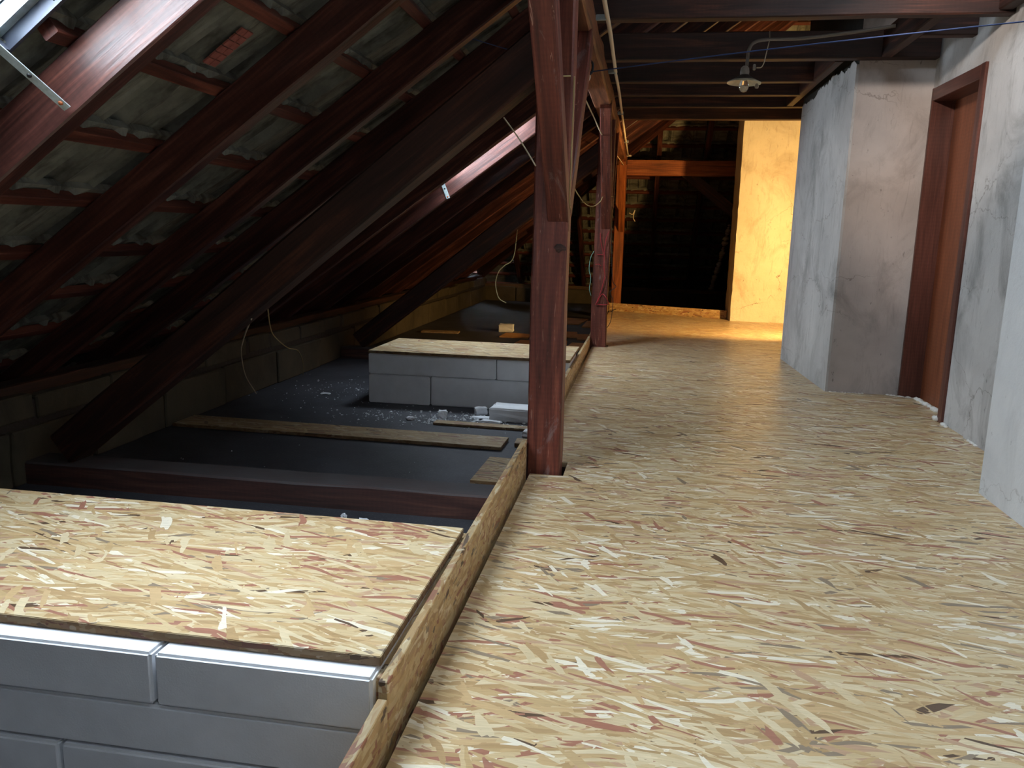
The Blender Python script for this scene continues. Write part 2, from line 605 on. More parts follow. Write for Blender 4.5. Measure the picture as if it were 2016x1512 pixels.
def lathe_mesh(name, prof, n=28):
    vs, fs = [], []
    for (r, z) in prof:
        for i in range(n):
            t = 2 * math.pi * i / n
            vs.append((r * math.cos(t), r * math.sin(t), z))
    for k_ in range(len(prof) - 1):
        for i in range(n):
            j = (i + 1) % n
            fs.append((k_ * n + i, k_ * n + j, (k_ + 1) * n + j, (k_ + 1) * n + i))
    me = bpy.data.meshes.new(name)
    me.from_pydata(vs, [], fs)
    bm = bmesh.new()
    bm.from_mesh(me)
    bmesh.ops.remove_doubles(bm, verts=bm.verts, dist=1e-5)
    bmesh.ops.recalc_face_normals(bm, faces=bm.faces)
    bm.to_mesh(me)
    bm.free()
    return me


def lump_mesh(name, sx, sy, sz, seed, sub=2, amp=0.35):
    bm = bmesh.new()
    bmesh.ops.create_icosphere(bm, subdivisions=sub, radius=1)
    off = Vector((seed * 3.7, seed * 1.9, seed))
    for v in bm.verts:
        d = 1 + amp * noise.noise(v.co * 1.6 + off)
        v.co = Vector((v.co.x * sx * d, v.co.y * sy * d, v.co.z * sz * d))
    me = bpy.data.meshes.new(name)
    bm.to_mesh(me)
    bm.free()
    return me


# ================================================================== setting
LOW = -0.22
# OSB floor of the walkway, cut out round the posts
fl = [(-0.432, -1.6), (2.9, -1.6), (2.9, 10.16), (1.10, 10.16), (1.07, 10.27), (-0.432, 10.86)]
for (ya, yb) in ((11.0, 11.0),):
    pass
notch = []
for (ya, yb) in ((7.395, 7.24), (3.43, 3.225)):
    notch += [(-0.432, ya), (-0.29, ya), (-0.29, yb), (-0.432, yb)]
floor = prism('floor', fl + notch, -0.022, 0.0, M['osb'])
tag(floor, kind='structure')
lf = link('floor', box_mesh('floor', -4.3, 3.0, -1.75, 16.0, LOW - 0.1, LOW), M['felt'])
tag(lf, kind='structure')


def wall(name, x0, x1, y0, y1, z0, z1, mat, seg=1, bev=0.004):
    me = box_mesh(name, x0, x1, y0, y1, z0, z1, bev)
    o = link(name, me, mat)
    return tag(o, kind='structure')


wall('wall_right', 1.400, 2.9, -1.6, 3.402, LOW, 3.85, M['plaster_pale'])
# wall holding the door: a wall with an opening
DY0, DY1, DZ = 4.722, 5.528, 1.935
me = mesh_from('wall_right', *(lambda: (
    [], []))()) if False else None
bm = bmesh.new()


def addbox(bm, x0, x1, y0, y1, z0, z1):
    r = bmesh.ops.create_cube(bm, size=1)
    for v in r['verts']:
        v.co = Vector((x0 + (v.co.x + .5) * (x1 - x0), y0 + (v.co.y + .5) * (y1 - y0), z0 + (v.co.z + .5) * (z1 - z0)))


addbox(bm, 1.712, 2.0, 3.3, DY0, LOW, 4.0)
addbox(bm, 1.712, 2.0, DY1, 5.7, LOW, 4.0)
addbox(bm, 1.712, 2.0, DY0, DY1, DZ, 4.0)
# slight step of the render beside the door
addbox(bm, 1.700, 1.73, 3.35, 4.40, LOW, 4.0)
me = bpy.data.meshes.new('wall_right')
bm.to_mesh(me)
bm.free()
o = link('wall_right', me, M['plaster_grey'])
tag(o, kind='structure')

# plastered chimney stack beside the door (front face at y=5.55, left face at x~1.22)
def ragged_stack():
    poly = [(1.262, 5.55), (1.225, 5.72), (1.205, 7.02), (2.1, 7.02), (2.1, 5.55)]
    vs, fs = [], []
    return poly


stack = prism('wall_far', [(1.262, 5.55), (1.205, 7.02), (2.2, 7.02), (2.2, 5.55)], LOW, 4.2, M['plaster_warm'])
tag(stack, kind='structure')
# grey render on the stack's left face with a torn upper edge, standing a few mm proud of the dark masonry
rr = random.Random(5)
n = 60
vs, fs = [], []
A = Vector((1.256, 5.552, 0))
B = Vector((1.2, 7.024, 0))
for i in range(n + 1):
    t = i / n
    p = A.lerp(B, t)
    zt = 2.085 + 0.04 * noise.noise(Vector((t * 9, 0, 0))) + rr.uniform(-0.012, 0.012) + 0.03 * math.sin(t * 5)
    for dx in (-0.010, 0.02):
        for z in (LOW, zt):
            vs.append((p.x + dx, p.y, z))
for i in range(n):
    a = i * 4
    fs += [(a, a + 4, a + 5, a + 1), (a + 2, a + 3, a + 7, a + 6), (a + 1, a + 5, a + 7, a + 3), (a, a + 2, a + 6, a + 4)]
fs += [(0, 1, 3, 2), (4 * n, 4 * n + 2, 4 * n + 3, 4 * n + 1)]
o = link('wall_far', mesh_from('wall_far', vs, fs), M['plaster_grey'])
tag(o, kind='structure')
dm = prism('wall_far', [(1.2575, 5.555), (1.1985, 7.022), (1.21, 7.022), (1.27, 5.556)], 1.93, 4.1, M['dark_masonry'])
tag(dm, kind='structure')

# second chimney stack, lit by the work lamp, with uneven corner
n = 40
vs, fs = [], []
for i in range(n + 1):
    z = LOW + (2.75 - LOW) * i / n
    dx = 0.008 * noise.noise(Vector((0, 0, z * 3))) + rr.uniform(-0.003, 0.003)
    ring = [(1.078 + dx, 10.11), (1.9, 10.06), (2.95, 10.06), (2.95, 10.6), (1.06 + dx, 10.58)]
    vs += [(x, y, z) for x, y in ring]
for i in range(n):
    for j in range(5):
        a = i * 5 + j
        b_ = i * 5 + (j + 1) % 5
        fs.append((a, b_, b_ + 5, a + 5))
fs += [(4, 3, 2, 1, 0), tuple(n * 5 + j for j in range(5))]
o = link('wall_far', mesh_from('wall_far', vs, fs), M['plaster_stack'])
tag(o, kind='structure')
wall('wall_right', 2.6, 2.8, 6.9, 10.5, LOW, 4.6, M['plaster_warm'])
wall('wall_near', 1.9, 2.8, 7.025, 7.15, LOW, 4.6, M['plaster_warm'])
wall('wall_far', -4.2, 2.6, 15.40, 15.5, LOW, -0.06, M['mortar'])
wall('wall_left', -3.90, -3.80, -1.7, 15.5, LOW, -0.06, M['mortar'])
wall('wall_near', -3.7, 2.9, -1.75, -1.6, LOW, 4.6, M['plaster_grey'])
wall('wall_right', 2.3, 2.45, 10.4, 15.4, LOW, 4.3, M['dark_masonry'])

# low knee wall of blocks on the left and at the far end: one mesh each, courses inside the mesh
def knee(name, axis, a0, a1, face, step=0.62, seed=3, top=0.185):
    r = random.Random(seed)
    bm = bmesh.new()
    def blk(u0, u1, d, z0, z1):
        j = r.uniform(-0.008, 0.008)
        if axis == 'y':
            addbox(bm, face - 0.24 + j, face - d + j, u0, u1, z0, z1)
        else:
            addbox(bm, u0, u1, face + d + j, face + 0.24 + j, z0, z1)
    u = a0
    while u < a1:
        e = min(u + step * r.uniform(0.85, 1.5), a1)
        blk(u + 0.008, e - 0.008, 0.0, LOW, 0.035 + r.uniform(-0.012, 0.008))
        u = e
    u = a0
    if top > 0.1:
        while u < a1:
            e = min(u + 0.48 * r.uniform(0.8, 1.6), a1)
            g0 = 0.05 if r.random() < 0.3 else 0.006
            blk(u + g0, e - 0.006, 0.025, 0.07 + r.uniform(-0.01, 0.01), top + r.uniform(-0.012, 0.012))
            u = e
    bmesh.ops.bevel(bm, geom=bm.edges[:], offset=0.008, segments=1, affect='EDGES')
    bmesh.ops.subdivide_edges(bm, edges=[e for e in bm.edges if e.calc_length() > 0.1], cuts=3, use_grid_fill=True)
    for v in bm.verts:
        v.co += Vector((1, 1, 1)) * 0.006 * noise.noise(v.co * 9)
    me = bpy.data.meshes.new(name)
    bm.to_mesh(me)
    bm.free()
    o = link(name, me, M['knee'])
    tag(o, kind='structure')
    return o


knee('wall_left', 'y', -1.6, 14.4, -2.83)
knee('wall_far', 'x', -2.9, 2.3, 14.4, seed=8, top=0.0)
wall('wall_left', -3.08, -2.862, -1.6, 14.6, LOW, 0.165, M['mortar'])
wall('wall_far', -3.1, 2.3, 14.46, 14.6, LOW, 0.0, M['mortar'])


# ------------------------------------------------------------------ roof tiles (one mesh per slope)
def tile_profile(u):
    """height of a tile's underside across its 0.30 m width (towards outside = +)"""
    t = (u % 0.30) / 0.30
    h = 0.0
    h += 0.045 * max(0.0, math.sin(math.pi * min(1, max(0, (t - 0.55) / 0.33)))) ** 0.8   # roll
    h -= 0.020 * math.exp(-((t - 0.50) / 0.025) ** 2) + 0.018 * math.exp(-((t - 0.93) / 0.02) ** 2)  # ribs
    h -= 0.008 * math.exp(-((t - 0.05) / 0.02) ** 2)
    return h


GA = 0.346   # gauge along the slope
US = [i * 0.30 + d for i in range(-8, 60) for d in (0.0, 0.009, 0.018, 0.04, 0.13, 0.142, 0.150, 0.158, 0.168, 0.19, 0.215, 0.24, 0.262, 0.272, 0.280, 0.288)]


def tiles_mesh(name, frame, s0, s1, lim, holes, mat, u_off=0.0):
    """frame(u, s, h) -> point ; s runs up the slope ; lim(s) -> (umin, umax)"""
    vs, fs = [], []
    nc = int((s1 - s0) / GA) + 1
    rnd = random.Random(11)
    for c_ in range(nc):
        sa = s0 + c_ * GA - 0.03       # lower end, lapped outside the tile below
        sb = s0 + (c_ + 1) * GA + 0.025  # head, hung on the batten
        sm = (sa + sb) / 2
        umin, umax = lim(sm)
        us = [u + u_off for u in US if umin <= u + u_off <= umax]
        if len(us) < 2:
            continue
        rows = [(sa, 0.045, 1), (sa + 0.02, 0.030, 1), (sb - 0.14, 0.010, 1), (sb - 0.06, 0.004, 0.5), (sb - 0.034, 0.002, 0.15), (sb - 0.02, 0.0, 0.0), (sb, 0.0, 0.0), (sb, 0.03, 0.0)]
        base = len(vs)
        for (s_, lift, pf) in rows:
            for u in us:
                idx = int((u - u_off) // 0.30)
                jr = random.Random(idx * 131 + c_ * 17).uniform(-0.004, 0.004)
                # nibs hooked over the batten near the head
                q = ((u - u_off) % 0.30)
                nib = -0.02 if (sb - 0.03 < s_ < sb - 0.001 and (0.03 < q < 0.06 or 0.23 < q < 0.27)) else 0.0
                vs.append(frame(u, s_, pf * tile_profile(u - u_off) + lift + jr + nib))
        nu = len(us)
        for i in range(len(rows) - 1):
            for j in range(nu - 1):
                uc = (us[j] + us[j + 1]) / 2
                sc_ = (rows[i][0] + rows[i + 1][0]) / 2
                if any(h0 < sc_ < h1 and k0 < uc < k1 for (h0, h1, k0, k1) in holes):
                    continue
                a_ = base + i * nu + j
                fs.append((a_, a_ + 1, a_ + nu + 1, a_ + nu))
    # outer skin so that the tiles have a thickness and no light passes between courses
    base = len(vs)
    NS = 60
    ds = (s1 - s0 + 0.4) / NS
    for i in range(NS):
        sa, sb = s0 - 0.05 + i * ds, s0 - 0.05 + (i + 1) * ds
        umin, umax = lim((sa + sb) / 2)
        u = umin
        while u < umax:
            e = min(u + 0.15, umax + 0.15)
            if not any(h0 < (sa + sb) / 2 < h1 and k0 < (u + e) / 2 < k1 for (h0, h1, k0, k1) in holes):
                b0 = len(vs)
                vs += [frame(u, sa, 0.075), frame(e, sa, 0.075), frame(e, sb, 0.075), frame(u, sb, 0.075)]
                fs.append((b0, b0 + 1, b0 + 2, b0 + 3))
            u = e
    me = bpy.data.meshes.new(name)
    me.from_pydata([tuple(v) for v in vs], [], fs)
    return link(name, me, mat)


def left_frame(u, s, h):
    x = s * CT
    return Vector((x - ST * h, u, TILE0 + T * x + CT * h))


def s_of_x(x):
    return x / CT


HIPY = 11.6     # hip line: x = HIPY - y


def hip_frame(u, s, h):
    # s measured up the far slope from the eave line y=14.5
    y = 14.5 - s * CT
    zb = TILE0 + T * (HIPY - 14.5)
    return Vector((u, y + ST * h, zb + T * (14.5 - y) + CT * h))


s_lo = s_of_x(-3.80)
# align courses so that a batten falls on x=-1.563
kk = round((s_of_x(-1.563) - s_lo) / GA)
s_lo = s_of_x(-1.563) - kk * GA
s_hi = s_of_x(2.75)
holes = [(s_of_x(x0) - 0.02, s_of_x(x1) + 0.02, y0 - 0.03, y1 + 0.03) for (x0, x1, y0, y1) in SKY]
ceiling = tiles_mesh('ceiling', left_frame, s_lo, s_hi, lambda s: (-1.75, HIPY - s * CT), holes, M['tile'])
tag(ceiling, kind='structure')
ceil_far = tiles_mesh('ceiling', hip_frame, -1.15, 6.0, lambda s: (HIPY - (14.5 - s * CT), 2.6), [], M['tile'])
tag(ceil_far, kind='structure')

# battens (children of their slope)
def batten(parent, p0, p1, up):
    return beam('batten', p0, p1, 0.045, 0.042, M['batten'], up=up, parent=parent, ch=0.003, wob=0.002)


upL = (-ST, 0, CT)
upH = (0, ST, CT)
bz = TILE0 - 0.055 / 1.0
i = 0
s = s_lo + GA
while s < s_hi - 0.05:
    x = s * CT
    xc, zc = x, TILE0 - 0.030 + T * x
    ymax = HIPY - x
    segs = [(-1.7, ymax)]
    for (x0, x1, y0, y1) in SKY:
        if x0 - 0.03 < x < x1 + 0.03:
            segs2 = []
            for (a_, b_) in segs:
                if a_ < y0 and b_ > y1:
                    segs2 += [(a_, y0 - 0.035), (y1 + 0.035, b_)]
                else:
                    segs2.append((a_, b_))
            segs = segs2
    for (a_, b_) in segs:
        if b_ - a_ > 0.3:
            batten(ceiling, (xc, a_, zc), (xc, b_, zc), upL)
    s += GA
s = -1.15 + GA
while s < 5.9:
    y = 14.5 - s * CT
    z = TILE0 + T * (HIPY - 14.5) + T * (14.5 - y) - 0.030
    if 2.55 - (HIPY - y) > 0.2:
        batten(ceil_far, (HIPY - y + 0.02, y, z), (2.58, y, z), upH)
    s += GA

# raised mark moulded under one tile in the second bay
mk = empty('tile_mark_tmp')
bpy.data.objects.remove(mk)
bm = bmesh.new()
for i in range(6):
    for j in range(2):
        s0_ = s_of_x(-1.52) + i * 0.031
        u0 = 2.655 + j * 0.040
        ps = [left_frame(u, s_, -0.004) for (u, s_) in ((u0, s0_), (u0 + 0.036, s0_), (u0 + 0.036, s0_ + 0.027), (u0, s0_ + 0.027))]
        qs = [p + Vector((ST, 0, -CT)) * 0.006 for p in ps]
        vv = [bm.verts.new(p) for p in ps + qs]
        for f in ((0, 1, 2, 3), (7, 6, 5, 4), (0, 4, 5, 1), (1, 5, 6, 2), (2, 6, 7, 3), (3, 7, 4, 0)):
            bm.faces.new([vv[t_] for t_ in f])
bmesh.ops.recalc_face_normals(bm, faces=bm.faces)
me = bpy.data.meshes.new('tile_mark')
bm.to_mesh(me)
bm.free()
o = link('tile_mark', me, M['stamp'], ceiling)
o['label'] = 'reddish raised block mark moulded under one roof tile'

# ------------------------------------------------------------------ rafters
RY = [-0.95, -0.72, 0.55, 1.29, 2.045, 2.81, 3.595, 4.26, 5.09, 5.81, 6.43, 7.29, 8.06, 8.84, 9.62, 10.40, 11.18, 11.95, 12.72, 13.45]
ORD = ['', '', 'rafter just behind the camera end, in front of the first skylight', 'rafter on the near side of the first skylight',
       'brightly lit rafter beside the near skylight, with a steel strap screwed to it',
       'dark red rafter, next one behind the rafter with the near steel strap',
       'dark rafter, second one behind the rafter with the near steel strap',
       'dark rafter just left of the top of the near strut',
       'dark rafter right behind the near diagonal strut',
       'thin-looking rafter on the near side of the small far skylight',
       'rafter with a pink daylight patch beside the far skylight',
       'first rafter behind the one with the pink daylight patch',
       'second rafter behind the one with the pink daylight patch',
       'third rafter behind the one with the pink daylight patch',
       'fourth rafter behind the one with the pink daylight patch, tinged orange',
       'orange-lit rafter, fourth in front of the far corner along the wall plate',
       'orange-lit short rafter joining the hip rafter, third from the far left corner',
       'short jack rafter joining the hip rafter, second-highest group near the far post',
       'short jack rafter next to last before the far left corner',
       'shortest jack rafter at the far left corner']
RW, RH = 0.066, 0.145
for i, y in enumerate(RY):
    if i < 2:
        continue
    x0 = -3.6
    x1 = min(2.5, HIPY - y - 0.10)
    if y < 3.45:
        x1 = 1.39
    elif y < 5.5:
        x1 = 1.695
    elif y < 7.05:
        x1 = 1.185
    c0 = Vector((x0 - ST * RH / 2, y + RW / 2, Z0 + T * x0 + CT * RH / 2))
    c1 = Vector((x1 - ST * RH / 2, y + RW / 2, Z0 + T * x1 + CT * RH / 2))
    o = beam('rafter', c0, c1, RW, RH, M['rafter'], up=(0, 0, 1), wob=0.002)
    tag(o, ORD[i], 'rafter', 'rafters of the left roof slope')
# hip rafter
hx0, hx1 = -3.0, 2.3
dv = Vector((1, -1, T))
p0 = Vector((hx0, HIPY - hx0, Z0 + T * hx0 + 0.02))
p1 = Vector((hx1, HIPY - hx1, Z0 + T * hx1 + 0.02))
o = beam('hip_rafter', p0, p1, 0.10, 0.20, M['rafter'])
tag(o, 'long hip rafter running up diagonally from the far left corner', 'rafter')
# jack rafters of the far slope
JL = ['short jack rafter of the far slope nearest the left corner', 'jack rafter of the far slope seen left of the second post',
      'jack rafter of the far slope just behind the second post', 'orange-lit jack rafter left of centre above the far tie beam',
      'dim jack rafter right of centre above the far tie beam', 'dark jack rafter of the far slope hidden beside the bright stack',
      'rightmost jack rafter behind the bright stack']
for x, lb in zip((-2.30, -1.12, -0.42, 0.09, 0.76, 1.27, 1.95), JL):
    ys, ye = 15.2, HIPY - x + 0.07
    zz = lambda y: Z0 + T * (HIPY - 14.5) + T * (14.5 - y)
    p0 = Vector((x + 0.035, ys + ST * RH / 2, zz(ys) + CT * RH / 2))
    p1 = Vector((x + 0.035, ye + ST * RH / 2, zz(ye) + CT * RH / 2))
    o = beam('jack_rafter', p0, p1, 0.07, RH, M['rafter'])
    tag(o, lb, 'rafter', 'jack rafters of the far slope')

# eaves plates
o = beam('wall_plate', (-2.97, -1.6, 0.203), (-2.97, 14.4, 0.203), 0.12, 0.07, M['beam'])
tag(o, 'dusty wall plate lying on top of the low block wall', 'timber')
o = beam('wall_plate', (-2.95, 14.53, 0.045), (2.3, 14.53, 0.045), 0.12, 0.09, M['sill'])
tag(o, 'timber plate on the far end wall under the far slope', 'timber')

# ------------------------------------------------------------------ purlin, posts, braces, struts
PX0, PX1 = -0.452, -0.312
PXC = (PX0 + PX1) / 2
o = beam('purlin', (PXC, -1.6, 2.05), (PXC, 12.0, 2.05), 0.14, 0.14, M['purlin'], wob=0.004, ch=0.012)
tag(o, 'long square purlin carried on the row of posts', 'beam')
PY = [3.24, 7.25, 11.70]
PL = ['scuffed red-brown post nearest the camera standing at the edge of the walkway',
      'red-brown middle post with tangled red wires on it',
      'farthest post, glowing orange in the lamp light behind the end board']
BL = [('diagonal brace leaning toward the camera from the nearest post', 'diagonal brace rising away from the nearest post to the purlin'),
      ('diagonal brace leaning toward the camera from the middle post', 'diagonal brace rising away from the middle post'),
      ('diagonal brace leaning toward the camera from the farthest orange post', '')]
for i, y in enumerate(PY):
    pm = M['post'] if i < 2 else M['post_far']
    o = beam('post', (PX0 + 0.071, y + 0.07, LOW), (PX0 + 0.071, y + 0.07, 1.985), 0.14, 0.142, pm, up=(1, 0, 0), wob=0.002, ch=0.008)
    tag(o, PL[i], 'post', 'posts along the walkway edge')
    if i == 0:
        o['label'] = PL[0]
        bpy.context.view_layer.update()
        kn = link('knot_hole', lump_mesh('knot_hole', 0.022, 0.004, 0.014, 3, 3, 0.8), M['beam'], o, Matrix.Translation((-0.338, y - 0.0005, 0.945)))
        kn['label'] = 'dark broken knot in the post'
    bx = -0.352
    d = 0.62
    o = beam('brace', (bx, y + 0.045, 1.075), (bx, y - 0.86, 1.98), 0.086, 0.10, pm, up=(0, 0, 1), wob=0.002, cut0=1.0, cut1=0)
    tag(o, BL[i][0], 'brace', 'braces between posts and purlin')
    if BL[i][1]:
        o = beam('brace', (bx, y + 0.10, 1.10), (bx, y + 0.96, 1.96), 0.086, 0.10, pm, up=(0, 0, 1), wob=0.002)
        tag(o, BL[i][1], 'brace', 'braces between posts and purlin')

k_ = 0.79
ang = math.atan(k_)
for i, y in enumerate(PY[:2]):
    nrm = Vector((-math.sin(ang), 0, math.cos(ang)))
    low = lambda x: 1.949 + k_ * x
    hh = 0.165
    xa, xb = -2.62, -0.33
    pa = Vector((xa, y + 0.07, low(xa))) + nrm * hh / 2
    pb = Vector((xb, y + 0.07, low(xb))) + nrm * hh / 2
    o = beam('strut', pa, pb, 0.13, hh, M['beam'], wob=0.003, ch=0.01)
    tag(o, ['massive dark diagonal strut running down from the nearest post to the lower floor',
            'dark diagonal strut behind the far foam stack, leaning to the middle post'][i], 'strut', 'diagonal struts under the roof slope')
# floor joists (tie beams) under the struts
for i, y in enumerate(PY[:2]):
    x1 = -0.47
    o = beam('floor_joist', (-2.83, y + 0.05, -0.175), (x1, y + 0.05, -0.175), 0.17, 0.13, M['joist'], wob=0.003, ch=0.008)
    tag(o, ['dusty floor beam crossing the lower floor at the nearest post', 'floor beam crossing the lower floor behind the far foam stack'][i],
        'beam', 'tie beams on the lower floor')

# ------------------------------------------------------------------ collar beams
CB = [(4.47, 1.712), (5.52, 1.70), (6.22, 1.13), (6.78, 1.13), (7.37, 2.55), (8.13, 2.55)]
CLB = ['nearest ceiling beam across the top of the picture', 'second ceiling beam, directly behind the hanging lamp',
       'third ceiling beam from the front, behind the lamp shade', 'fourth ceiling beam from the front', 'fifth ceiling beam from the front',
       'farthest ceiling beam, above the opening to the bright stack']
for (y, xe), lb in zip(CB, CLB):
    ye = y
    if y == 5.52:
        # passes in front of the stack and bears in the wall with the door
        o = beam('collar_beam', (-0.50, y - 0.02, 2.19), (xe, y - 0.02, 2.19), 0.085, 0.165, M['beam'], wob=0.002)
    else:
        o = beam('collar_beam', (-0.50, y + 0.04, 2.19), (xe, y + 0.04, 2.19), 0.08, 0.165, M['beam'], wob=0.002)
    tag(o, lb, 'beam', 'ceiling beams over the walkway')
o = beam('trimmer_beam', (1.395, 4.555, 2.19), (1.395, 5.455, 2.19), 0.065, 0.16, M['beam'])
tag(o, 'short trimmer between the first two ceiling beams near the door', 'beam')
o = beam('trimmer_beam', (1.43, 4.965, 2.19), (1.71, 4.965, 2.19), 0.075, 0.155, M['beam'])
tag(o, 'very short cross timber let into the wall above the door', 'beam')
o = beam('trimmer_beam', (1.145, 5.58, 2.19), (1.145, 7.37, 2.19), 0.06, 0.16, M['beam'])
tag(o, 'light-edged trimmer running back above the top of the grey stack', 'beam')
o = beam('trimmer_beam', (1.665, 3.42, 2.20), (1.665, 4.465, 2.20), 0.07, 0.16, M['beam'])
tag(o, 'timber along the wall running from the nearest ceiling beam toward the camera', 'beam')
# far tie beam with its brace
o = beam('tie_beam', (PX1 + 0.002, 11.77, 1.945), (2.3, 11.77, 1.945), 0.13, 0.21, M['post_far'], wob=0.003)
tag(o, 'far cross beam at the orange post, half lit and half in shadow', 'beam')
o = beam('brace', (0.45, 11.77, 1.93), (1.36, 11.77, 1.23), 0.10, 0.15, M['beam'])
tag(o, 'dark diagonal brace under the far cross beam', 'brace')
o = beam('post', (1.36, 11.77, LOW), (1.36, 11.77, 1.85), 0.12, 0.12, M['beam'], up=(1, 0, 0))
tag(o, 'dark post behind the bright stack', 'post')

# ------------------------------------------------------------------ kerb boards (upright OSB at the walkway edge)
KX = -0.459
def kerb(y0, y1, zt0, zt1, lb, x=KX, th=0.020):
    L = y1 - y0
    vs = [(0, -th / 2, LOW + 0.0), (L, -th / 2, LOW), (L, th / 2, LOW), (0, th / 2, LOW),
          (0, -th / 2, zt0), (L, -th / 2, zt1), (L, th / 2, zt1), (0, th / 2, zt0)]
    fs = [(3, 2, 1, 0), (4, 5, 6, 7), (0, 1, 5, 4), (1, 2, 6, 5), (2, 3, 7, 6), (3, 0, 4, 7)]
    mw = Matrix.Translation((x, y0, 0)) @ Matrix.Rotation(R(90), 4, 'Z')
    o = link('kerb_board', mesh_from('kerb_board', vs, fs), M['osb_kerb'], None, mw)
    o.data.materials.append(M['osb_dusty'])
    for pl in o.data.polygons:
        if abs(pl.normal.z) > 0.5 or abs(pl.normal.x) > 0.5:
            pl.material_index = 1
    md = o.modifiers.new('bevel', 'BEVEL')
    md.width = 0.002
    return tag(o, lb, 'board', 'upright edge boards of the walkway')


kerb(0.55, 1.36, 0.095, 0.10, 'nearest upright edge board at the bottom of the picture, front end pale and worn')
kerb(1.363, 3.232, 0.135, 0.145, 'upright edge board beside the near OSB sheet, ending at the nearest post')
kerb(3.39, 5.30, 0.120, 0.115, 'upright edge board running back from the nearest post')
kerb(5.303, 7.245, 0.10, 0.095, 'upright edge board in front of the middle post')
kerb(7.40, 10.84, 0.095, 0.10, 'upright edge board running from the middle post to the far end')
for (y0, y1, zt, dx, lb) in ((1.40, 2.20, 0.120, 0.021, 'second edge board doubled up beside the near OSB sheet'),):
    o = kerb(y0, y1, zt, zt, lb, x=KX - dx - 0.001, th=0.018)
# end kerb
p0, p1 = Vector((-0.445, 10.88, 0)), Vector((1.055, 10.34, 0))
L = (p1 - p0).length
me = box_mesh('kerb_board', 0, L, 0, 0.02, LOW, 0.105, 0.002)
mw = basis(p1 - p0).to_4x4()
mw.translation = p0
o = link('kerb_board', me, M['osb_kerb'], None, mw)
tag(o, 'upright board closing the far end of the walkway, lit yellow', 'board', 'upright edge boards of the walkway')

# ------------------------------------------------------------------ styrofoam blocks with OSB lids
def eps(x0, x1, y0, y1, z0, z1, lb, grp, rz=0):
    cx, cy = (x0 + x1) / 2, (y0 + y1) / 2
    o = box('foam_block', (cx, cy, z0), (x1 - x0, y1 - y0, z1 - z0), M['eps'], rz, bev=0.006)
    return tag(o, lb, 'insulation', grp)


G1 = 'foam insulation slabs in the near stack'
y0, y1 = 1.375, 2.12
eps(-2.55, -1.965, y0, y1, 0.012, 0.130, 'leftmost foam slab in the top layer of the near stack', G1)
eps(-1.957, -0.964, y0, y1, 0.012, 0.130, 'left foam slab in the top layer of the near stack, its end showing a notch', G1)
eps(-0.956, -0.486, y0, y1, 0.012, 0.130, 'right foam slab in the top layer of the near stack, beside the edge board', G1)
eps(-2.5, -1.50, y0 + 0.006, y1, -0.104, 0.006, 'left foam slab in the middle layer of the near stack', G1)
eps(-1.493, -0.50, y0 + 0.006, y1, -0.104, 0.006, 'right foam slab in the middle layer of the near stack', G1)
eps(-2.2, -1.2, y0 + 0.002, y1, LOW, -0.110, 'left foam slab in the bottom layer of the near stack', G1)
eps(-1.193, -0.50, y0 + 0.002, y1, LOW, -0.110, 'right foam slab in the bottom layer of the near stack', G1)

G2 = 'foam insulation slabs in the far stack'
ya, yb = 5.385, 6.0
eps(-1.905, -0.98, ya, yb, -0.010, 0.136, 'long upper foam slab of the far stack with the OSB lid', G2)
eps(-0.974, -0.475, ya, yb, -0.010, 0.136, 'short upper foam slab of the far stack beside the edge board', G2)
eps(-1.905, -1.455, ya, yb, LOW, -0.014, 'short lower foam slab at the left of the far stack', G2)
eps(-1.447, -0.475, ya + 0.005, yb, LOW, -0.014, 'long lower foam slab of the far stack with a groove along it', G2)


def osb_panel(cx, cy, z, lx, ly, th, lb, rz=0, mat='osb', tilt=(0, 0), grp=None, layers=True):
    t = empty('osb_panel', (cx, cy, z), rz)
    bpy.context.view_layer.update()
    o = box('board', (cx, cy, z), (lx, ly, th), M[mat], rz, bev=0.0015, tilt=tilt)
    o.data.materials.append(M['osb_edge'])
    for pl in o.data.polygons:
        if abs(pl.normal.z) < 0.5:
            pl.material_index = 1
    bpy.context.view_layer.update()
    bpy.data.objects.remove(t)
    o.name = 'osb_panel'
    return tag(o, lb, 'board', grp)


osb_panel(-1.78, 1.795, 0.132, 2.60, 0.735, 0.022, 'large pale OSB sheet covering the near foam stack', R(-0.4))
osb_panel(-1.180, 5.72, 0.138, 1.44, 0.70, 0.020, 'OSB sheet lying on top of the far foam stack', R(-0.6))
osb_panel(-1.775, 4.462, LOW + 0.004, 2.06, 0.235, 0.020, 'long narrow OSB plank lying on the dark lower floor', R(-1.5), 'osb_dusty')
osb_panel(-0.625, 3.79, LOW + 0.036, 0.27, 0.42, 0.020, 'small dusty OSB offcut lying beside the edge board near the first post', R(-2), 'osb_dusty')
osb_panel(-0.585, 3.62, LOW + 0.002, 0.22, 0.34, 0.030, 'timber offcut under the small OSB offcut', R(1), 'osb_dusty')
osb_panel(-0.95, 4.86, LOW + 0.002, 0.66, 0.085, 0.014, 'thin OSB strip lying in front of the white foam crumbs', R(-2.0), 'osb_dusty')
osb_panel(-0.58, 4.49, LOW + 0.002, 0.22, 0.12, 0.022, 'small timber block half hidden behind the nearest post', R(2), 'osb_dusty')
osb_panel(-0.56, 4.22, LOW + 0.002, 0.16, 0.07, 0.012, 'tiny flat wood scrap beside the edge board behind the nearest post', R(-8), 'osb_dusty')

# loose foam pieces
LG = 'loose foam pieces on the lower floor'
def foam_piece(x, y, sx, sy, sz, rz, lb, seed, z=LOW):
    o = box('foam_offcut', (x, y, z + 0.001), (sx, sy, sz), M['eps'], rz, bev=0.006, jit=0.004, seg=2, seed=seed)
    return tag(o, lb, 'foam', LG)


